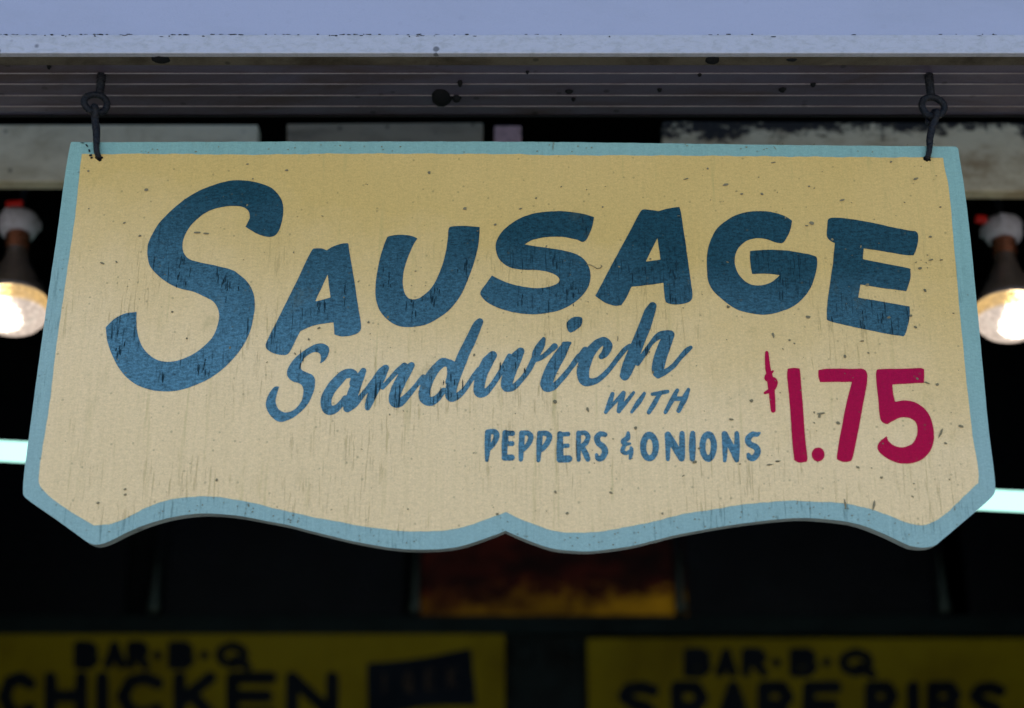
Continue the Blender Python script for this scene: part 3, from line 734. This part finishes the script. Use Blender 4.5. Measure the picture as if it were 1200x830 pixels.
# ------------------------------------------------------------------ fluorescent tube behind the sign
tl, tr = at(-60, 525.5, 2.42), at(1260, 591, 2.42)
tube = empty('fluorescent_tube', (tl + tr) / 2, 'long lit greenish white fluorescent tube running behind the sign', 'tube lamp')
tc = Vector(tube.location); d = (tr - tl).normalized()
b = bmesh.new(); add_tube(b, [tl - tc - d * .2, tl - tc, (tr - tc), tr - tc + d * .2], .0185, 24)
mesh_obj('glass_tube', b, emit('tube_glow', (.50, .97, .84), .74), tube, True)
for en, sg in ((tl - d * .2, -1), (tr + d * .2, 1)):
    b = bmesh.new(); add_tube(b, [en - tc, en - tc + d * sg * .02], .0195, 24); mesh_obj('end_cap', b, M['alu'], tube, True)
    b = bmesh.new(); q = en - tc + d * sg * .03; add_box(b, q.x - .012, q.x + .012, q.y - .02, q.y + .02, q.z - .03, q.z + .5, .003); mesh_obj('holder', b, M['black'], tube)

# ------------------------------------------------------------------ stall interior
YW = 4.20
M['dark_wall'] = dirty('dark_painted_wall', (.0015, .0022, .0024), (.002, .002, .002), .5, rough=.7, spec=.06)
M['rail'] = dirty('green_black_rail', (.0035, .0085, .0075), (.002, .003, .003), .5, rough=.5, spec=.06)
M['menu'] = dirty('mustard_menu_board', (.17, .125, .0), (.07, .042, .0), .8, (1.3, 1.3, 1.3), rough=.5, spots=.1, spec=.06)  # broad dark patches imitate uneven light across the boards
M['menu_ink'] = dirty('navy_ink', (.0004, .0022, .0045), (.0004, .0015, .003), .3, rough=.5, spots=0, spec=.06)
M['mullion'] = dirty('mullion_glare', (.035, .050, .036), (.015, .02, .016), .5, (30, 30, 9), rough=.4, metallic=.3)  # pale tone of the glare cones; the mullions themselves use the pane colour
M['pane'] = dirty('smoked_pane', (.0002, .0006, .0012), (.0001, .0003, .0006), .3, rough=.3, spots=0, spec=.06)
M['beam_wall'] = dirty('grey_green_post_paint', (.008, .012, .011), (.004, .003, .002), .8, (12, 12, 12), rough=.7, spec=.06)
def wbox(name, mat, x0, x1, y0, y1, z0, z1, kind=None, label=None, cat=None):
    b = bmesh.new(); c = Vector(((x0 + x1) / 2, (y0 + y1) / 2, z0)); add_box(b, x0 - c.x, x1 - c.x, y0 - c.y, y1 - c.y, 0, z1 - z0, .003, 1)
    o = mesh_obj(name, b, mat); o.location = c; return tag(o, label, cat, None, kind)
wbox('back_wall', M['dark_wall'], -1.9, 1.9, YW + .06, YW + .16, 0, 3.4, 'structure')
wbox('side_wall', M['dark_wall'], -2.0, -1.9, yf + .03, YW + .16, 0, 3.4, 'structure')
wbox('side_wall', M['dark_wall'], 1.9, 2.0, yf + .03, YW + .16, 0, 3.4, 'structure')
wbox('ceiling', M['dark_wall'], -2.0, 2.0, yf + .03, YW + .16, 3.4, 3.5, 'structure')
wbox('front_wall', M['dark_wall'], -1.9, 1.9, yf + .02, yf + .10, 0, 1.15, 'structure')
wbox('floor', M['dark_wall'], -1.9, 1.9, yf + .10, YW + .06, .0, .02, 'structure')

# transom: panes between thin mullions above a rail
transom = empty('glazed_transom', at(640, 722, YW), 'row of dark panes with thin steel mullions above the yellow menu boards', 'transom')
def pbox(name, mat, par, px0, px1, py0, py1, Y, th, bev=.002):
    L = Vector(par.location); a, c = at(px0, py1, Y), at(px1, py0, Y)
    b = bmesh.new(); add_box(b, a.x - L.x, c.x - L.x, Y - L.y, Y + th - L.y, a.z - L.z, c.z - L.z, bev, 1)
    return mesh_obj(name, b, mat, par)
# pane with an amber reflection painted in as a glow
m, nt, p = new_mat('amber_reflection_pane'); k = NT(nt)
z_ = k.sep()['Z']
n1 = k.noise(k.mapping((5, 5, 9)), 1, 5, .7); n2 = k.noise(k.mapping((28, 28, 40)), 1, 4, .7)
low = k.ramp(k.math('ADD', z_, k.math('MULTIPLY', k.ramp(n2, .3, .7, -1, 1), .035)), .12, .01)
xx = k.ramp(k.sep()['X'], -.42, .42, .25, 1.0, False)
g = k.math('MULTIPLY', k.math('MULTIPLY', low, xx), k.ramp(n1, .3, .65, .5, 1.0))
col = k.mix(k.ramp(g, .0, .5), (.42, .05, .02), (.95, .50, .01))
k.l(col, p.inputs['Emission Color'])
k.l(k.math('ADD', k.math('MULTIPLY', g, .032), k.ramp(n1, .35, .7, .001, .012)), p.inputs['Emission Strength'])
p.inputs['Base Color'].default_value = (.002, .001, .0006, 1); p.inputs['Roughness'].default_value = .5; p.inputs['Specular IOR Level'].default_value = .05
M['amber'] = m
xs = [-125, 182, 487, 797, 1105, 1400]
for x0, x1 in zip(xs, xs[1:]):
    am = x0 == 487
    o = pbox('pane', M['amber'] if am else M['pane'], transom, x0 + 6, x1 - 6, 380, 722, YW + .02, .008, .0005)
    if am: tag(o, 'pane glowing red and amber along its lower edge')  # the glow is a reflection painted into the pane
for x in xs:
    L = Vector(transom.location); a, c = at(x, 722, YW), at(x, 380, YW)
    b = bmesh.new(); add_box(b, a.x - L.x - .015, a.x - L.x + .015, -.006, .016, a.z - L.z, c.z - L.z, .004, 2)
    o = mesh_obj('mullion', b, M['pane'], transom)
    b = bmesh.new(); c0 = at(x, 719, YW) - L; hgt = (at(x, 648, YW) - at(x, 719, YW)).z
    add_lathe(b, [(0, 0), (.017, 0), (.018, .012), (.013, .035), (.009, .07), (.006, hgt * .6), (.003, hgt), (0, hgt)], 16, Matrix.Translation((c0.x, -.022, c0.z)))  # added pale cone standing for the glare at the mullion's lower end
    mesh_obj('glare_cone', b, M['mullion'], transom, True)
rail = empty('menu_rail', at(600, 742, YW - .02), 'dark green rail carrying the yellow menu boards under the panes', 'rail')
pbox('rail_bar', M['rail'], rail, -200, 1400, 721, 744, YW - .03, .06, .004)
pbox('wall_strip', M['beam_wall'], rail, 585, 700, 744, 900, YW + .0, .04, .003)
for x, r in ((614, 16), (673, 13)):
    c = at(x, 766, YW - .004) - Vector(rail.location); s = px_size(YW, 766); b = bmesh.new()
    add_lathe(b, [(0, .006), (r * s * .6, .005), (r * s, 0), (r * s, -.006)], 24, Matrix.Translation(c) @ Matrix.Rotation(R(90), 4, 'X'))
    mesh_obj('round_cover', b, M['beam_wall'], rail, True)
# menu boards with hand lettering
YM = YW - .045
def menu(px0, px1, py0, label, rows):
    e = empty('menu_board', at((px0 + px1) / 2, py0, YM), label, 'menu board', 'mustard yellow menu boards at the back')
    pbox('board', M['menu'], e, px0, px1, py0, 985, YM, .02, .003)
    o = Vector(e.location)
    for s_ in rows:
        glyph(s_[0], e, M['menu_ink'] if len(s_) < 4 else s_[3], YM, o, polys=s_[1], strk=s_[2], h=1.0, amp=.3, front=-.0020 - (.001 if s_[0] == 'badge_mark' else 0), back=.0)
    return e
def SK(t, ox, oy, w, h): # block letters on a unit cell 0..10 x 0..10, stroke radius in px
    res = []
    for st in t.split(';'):
        P = [tuple(float(q) for q in a.split(',')) for a in st.split()]
        res.append([np.array((ox + x * w / 10, oy + y * h / 10, RAD)) for x, y in P])
    return res
FONT = {'B': "1,0 1,10 ; 1,0 7,0 9,2.3 7,4.8 1,4.8 ; 7,4.8 9.5,7.3 7,10 1,10", 'A': "0,10 5,0 10,10 ; 2,6.5 8,6.5", 'R': "1,0 1,10 ; 1,0 7,0 9,2.5 7,5 1,5 ; 5,5 9.5,10",
        'Q': "5,0 1.5,2 .5,5 1.5,8 5,10 8.5,8 9.5,5 8.5,2 5,0 ; 6,7 10.5,10.8", 'C': "9,1.5 6,0 2.5,1 .5,5 2.5,9 6,10 9,8.5", 'H': "0,0 0,10 ; 9,0 9,10 ; 0,5 9,5", 'I': "5,0 5,10",
        'K': "0,0 0,10 ; 9,0 1,6 ; 3.5,4.5 9,10", 'E': "9,0 0,0 0,10 9,10 ; 0,5 8,5", 'N': "0,10 0,0 9,10 9,0", 'S': "9,1 6,0 2,.5 .5,2.5 3,4.5 7,5.5 9,7.5 7,9.7 3,10 .5,9", 'P': "1,0 1,10 ; 1,0 7,0 9,2.8 7,5.5 1,5.5", '.': "5,5 5.5,5"}
RAD = 5.5
def row(txt, cells, y, h, rad):
    global RAD; RAD = rad; out = []
    for ch, (x0, x1) in zip(txt, cells):
        out.append(('letter' if ch != '.' else 'raised_dot', [], SK(FONT[ch], x0 + rad, y + rad, x1 - x0 - 2 * rad, h - 2 * rad)))
    return out
rows = row('BAR.B.Q', [(84, 118), (121, 148), (146, 177), (179, 190), (194, 230), (233, 246), (250, 294)], 751, 34, 5.6)
rows += row('CHICKEN', [(-4, 46), (52, 107), (108, 132), (134, 197), (203, 258), (265, 330), (335, 402)], 787, 58, 7.5)
rows.append(('badge', [outline("430,777* 462,775 500,770 535,763 552,760* 556,800* 559,827* 500,828 431,842*")], [], dirty('dark_blue_badge', (.0006, .0030, .0065), (.0005, .002, .004), .4, rough=.5, spots=0, spec=.06)))
Mb = dirty('faded_badge_ink', (.035, .022, .012), (.015, .01, .01), .6, rough=.5, spots=0, spec=.06)
RAD = 1.6
for ch, x in (('I', 446), ('S', 474), ('E', 500), ('K', 526)): rows.append(('badge_mark', [], SK(FONT[ch] if ch != 'S' else FONT['Q'], x, 790 - (x - 446) * .08, 9, 22), Mb))
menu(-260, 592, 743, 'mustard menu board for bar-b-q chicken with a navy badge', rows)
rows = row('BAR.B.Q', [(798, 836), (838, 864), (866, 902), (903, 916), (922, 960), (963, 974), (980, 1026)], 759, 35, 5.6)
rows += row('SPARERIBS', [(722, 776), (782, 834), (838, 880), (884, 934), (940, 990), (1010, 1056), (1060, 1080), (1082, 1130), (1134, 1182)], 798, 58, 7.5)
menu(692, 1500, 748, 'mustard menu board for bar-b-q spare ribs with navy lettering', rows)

# ------------------------------------------------------------------ pavement in front, sheet to the horizon
M['pave'] = dirty('sunlit_pavement', (.34, .32, .28), (.20, .19, .17), .5, (.6, .6, .6), rough=.85, spots=0, bump=.003)
b = bmesh.new(); add_box(b, -150, 150, -150, 150, -.2, -.004); mesh_obj('pavement', b, M['pave'])['kind'] = 'structure'
